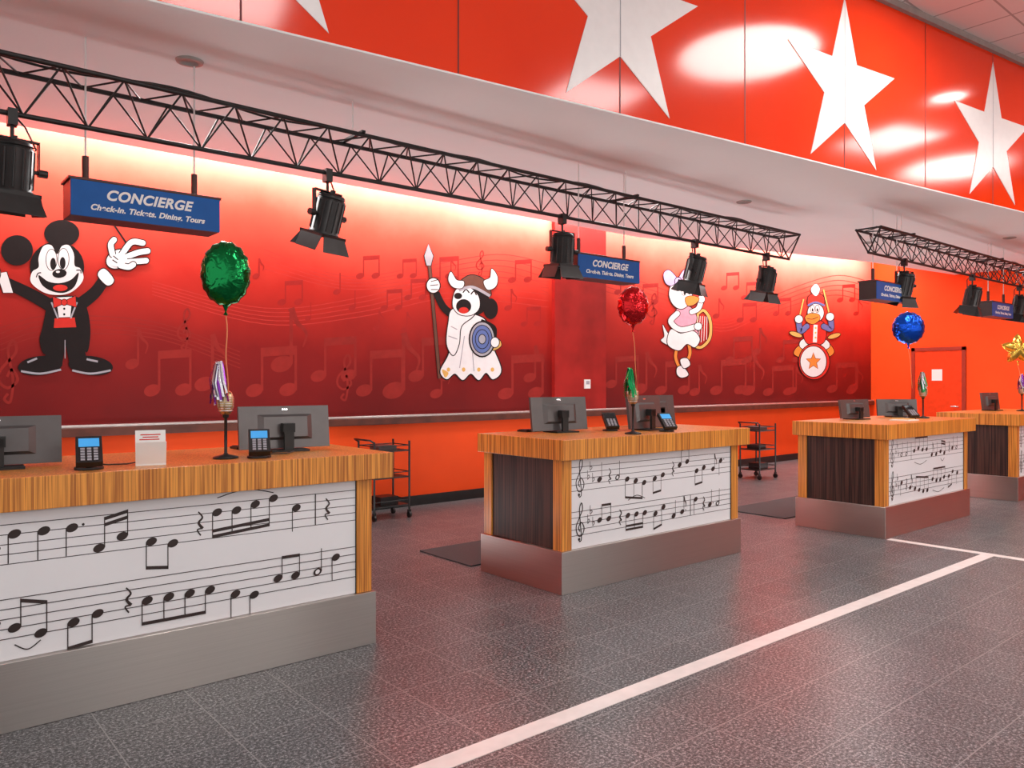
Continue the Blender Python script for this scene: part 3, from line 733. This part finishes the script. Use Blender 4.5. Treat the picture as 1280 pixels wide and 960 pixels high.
def balloon(x, y, z, rx, rz, m, zlow, star=False):
    b = MB('foil_balloon')
    if not star:
        n, k = 48, 18; vs = []; 
        ax = Matrix.Translation((x, y, z)) @ Matrix.Rotation(math.radians(-35), 4, 'Z')
        for i in range(k+1):
            ph = -math.pi/2+math.pi*i/k
            for j in range(n):
                t = 2*math.pi*j/n
                rad = math.cos(ph)**.8 if math.cos(ph) > 0 else 0
                wr = 1+.03*math.sin(16*t)*(rad**6)
                dep = math.sin(ph)*(1+.05*math.sin(16*t)*rad**3)
                vs.append(ax @ Vector((rx*rad*wr*math.cos(t), rx*.72*dep, rz*rad*wr*math.sin(t))))
        b.add(vs, [(i*n+j, i*n+(j+1) % n, (i+1)*n+(j+1) % n, (i+1)*n+j) for i in range(k) for j in range(n)], m, True)
    else:
        ax = Matrix.Translation((x, y, z)) @ Matrix.Rotation(math.radians(-50), 4, 'Z'); n = 60; vs = []
        lev = [(1, 0), (.93, .25), (.8, .5), (.55, .8), (.25, 1), (0, 1.05)]
        for sg in (1, -1):
            for (a, d) in lev:
                for j in range(n):
                    t = 2*math.pi*j/n; q = ((t/(2*math.pi)*5) % 1); q = abs(q-.5)*2
                    r = rx*(.56+.44*q**1.2); r = r*a
                    vs.append(ax @ Vector((r*math.sin(t), sg*d*rx*.3, r*math.cos(t))))
        L = len(lev)
        b.add(vs, [((s*L+i)*n+j, (s*L+i)*n+(j+1) % n, (s*L+i+1)*n+(j+1) % n, (s*L+i+1)*n+j) for s in (0, 1) for i in range(L-1) for j in range(n)], m, True)
    zb = z-rz
    b.cyl((x, y, zb-.03), (x, y, zb+.01), .004, m, r1=.02, n=10); b.cyl((x, y, zb-.05), (x, y, zb-.03), .014, m, r1=.004, n=10)
    pts = []
    for i in range(14):
        f = i/13; pts.append((x-.008*f+.006*math.sin(f*9), y-.05*f+.006*math.cos(f*7), zb-.03+(zlow-zb+.03)*f))
    b.tube(pts, .0035, M['ribbon'], n=6)
    b.build()
def cart(x, y):
    b = MB('utility_cart'); m = M['black']; w, d = .22, .17
    for sx in (-1, 1):
        for sy in (-1, 1):
            b.cyl((x+sx*w, y+sy*d, .08), (x+sx*w, y+sy*d, .85), .012, m, n=8)
            b.cyl((x+sx*w-.012, y+sy*d, .035), (x+sx*w+.012, y+sy*d, .035), .035, m, n=14); b.box(x+sx*w-.02, x+sx*w+.02, y+sy*d-.01, y+sy*d+.01, .05, .09, m)
    for z in (.14, .45, .74):
        b.box(x-w, x+w, y-d, y+d, z, z+.01, m)
        for zz in (z+.0, z+.06):
            b.cyl((x-w, y-d, zz), (x+w, y-d, zz), .006, m, n=6); b.cyl((x-w, y+d, zz), (x+w, y+d, zz), .006, m, n=6)
            b.cyl((x-w, y-d, zz), (x-w, y+d, zz), .006, m, n=6); b.cyl((x+w, y-d, zz), (x+w, y+d, zz), .006, m, n=6)
    b.tube([(x-w, y-d, .84), (x-w-.05, y-d, .87), (x-w-.05, y+d, .87), (x-w, y+d, .84)], .01, m)
    b.box(x-.14, x+.06, y-.1, y+.1, .45, .52, M['blackmetal']); b.box(x-.1, x+.12, y-.1, y+.1, .15, .24, M['blackmetal']); b.box(x-.12, x+.1, y-.1, y+.1, .751, .80, M['mon'])
    b.build()
cart(4.45, 7.5); cart(10.75, 6.85)
def keyboard(x, y, yaw):
    b = MB('computer_keyboard'); b.M = Matrix.Translation((x, y, ZD)) @ Matrix.Rotation(math.radians(yaw), 4, 'Z')
    b.box(-.2, .2, -.06, .06, 0, .014, M['black'])
    for i in range(14):
        for j in range(4): b.box(-.19+i*.0272, -.168+i*.0272, -.052+j*.027, -.03+j*.027, .014, .019, M['blackmetal'])
    b.build()

monitor(.50, 4.38, -4, .54, .23); monitor(1.95, 4.42, -6, .54, .25)
terminal(.83, 4.07, -10); terminal(1.66, 4.10, -20)
keyboard(1.95, 4.72, 0); keyboard(.45, 4.72, 0)
monitor(4.37, 4.60, -6, .56, .27); monitor(5.14, 4.35, 8, .50, .27); monitor(5.60, 4.62, 0, .54, .27)
terminal(4.80, 4.45, -30, False); terminal(5.10, 4.1, -25); keyboard(4.35, 4.82, 0)
monitor(8.32, 4.1, -5, .54, .20); monitor(9.22, 4.05, -40, .46, .19); terminal(8.85, 3.75, -30, False)
monitor(12.3, 4.1, -5, .5, .24); terminal(12.75, 3.7, -30)
z1 = mic(1.505, 4.17, ('silver', 'purple', 'silver')); z2 = mic(4.64, 4.06, ('greenfoil', 'greenfoil', 'silver'))
z3 = mic(9.16, 3.74, ('greenfoil', 'silver')); z4 = mic(12.4, 3.75, ('silver', 'purple'))
balloon(1.505, 4.17, 2.076, .128, .172, foil('foil_green', (.006, .20, .05)), z1)
balloon(4.64, 4.06, 2.09, .122, .152, foil('foil_red', (.60, .015, .02)), z2)
balloon(9.16, 3.90, 2.11, .178, .182, foil('foil_blue', (.01, .09, .65)), z3)
balloon(12.4, 3.80, 1.95, .22, .17, foil('foil_gold', (.85, .50, .08)), z4, True)

b = MB('tabletop_card')
b.M = Matrix.Translation((1.10, 4.06, ZD)) @ Matrix.Rotation(math.radians(-12), 4, 'Z')
R0 = b.M.copy(); b.M = R0 @ Matrix.Rotation(math.radians(-14), 4, 'X')
b.box(-.068, .068, -.002, .002, .0, .175, M['paper'])
for i, (a, c) in enumerate(((-.045, .045), (-.035, .035), (-.05, .04))): b.box(a, c, -.003, -.0019, .15-i*.012, .155-i*.012, M['red'])
b.box(-.03, .0, -.003, -.0019, .04, .10, M['red']); b.box(-.008, .02, -.0035, -.0021, .055, .085, M['artgrey']); b.box(.0, .035, -.003, -.0019, .03, .055, M['ink'])
b.M = R0 @ Matrix.Rotation(math.radians(16), 4, 'X'); b.box(-.068, .068, .002, .005, 0, .12, M['paper'])
b.build()
b = MB('desk_papers'); b.box(8.35, 8.6, 3.55, 3.75, ZD, ZD+.01, M['paper']); b.box(8.45, 8.62, 3.6, 3.8, ZD+.01, ZD+.018, M['artgold']); b.build()

# ------------------------------------------------------------ lights
def area(name, loc, rot, sx, sy, e, col):
    l = bpy.data.lights.new(name, 'AREA'); l.shape = 'RECTANGLE'; l.size = sx; l.size_y = sy; l.energy = e; l.color = col
    o = bpy.data.objects.new(name, l); o.location = loc; o.rotation_euler = rot; bpy.context.collection.objects.link(o); return o
area('cove_strip_light', (2.0, 7.66, 3.95), (math.radians(28), 0, 0), 12, .06, 330, (1, .86, .82))
area('cove_strip_light', (12.3, 7.45, 4.25), (math.radians(28), 0, 0), 8.5, .08, 270, (1, .86, .82))
for (x, y) in ((2, 6.2), (6.5, 6.0), (11, 5.4), (15, 5.0)):
    area('soffit_downlight_glow', (x, y, ZS-.02), (0, 0, 0), .6, .6, 36, (1, .97, .95))
for (x, y) in ((3.0, 6.5), (6.9, 6.2), (10.5, 5.8), (14.4, 5.4)):
    area('added_soffit_fill', (x, y, .05), (math.pi, 0, 0), 2.6, 1.1, 34, (.95, .98, 1))  # added upward fill that brightens the soffit; no fixture stands here
for (x, y) in ((7, 0), (12.5, .5), (4, -3.5), (11, -3.5), (2, .8)):
    area('added_ceiling_fill', (x, y, ZC-.03), (0, 0, 0), 1.2, 1.2, 62, (1, .97, .95))  # fill lights added under the unseen ceiling for general brightness
w = bpy.data.worlds.new('World'); sc.world = w; w.use_nodes = True
bg = w.node_tree.nodes['Background']; bg.inputs[0].default_value = (1, .98, .97, 1); bg.inputs[1].default_value = 1.15

cam = bpy.data.cameras.new('camera'); co = bpy.data.objects.new('camera', cam); bpy.context.collection.objects.link(co)
co.location = (0, 0, H); co.rotation_euler = (math.pi/2, 0, math.radians(-40)); cam.sensor_width = 36; cam.lens = FPX/1280*36; cam.shift_y = -3/1280
cam.clip_start = .05
sc.camera = co
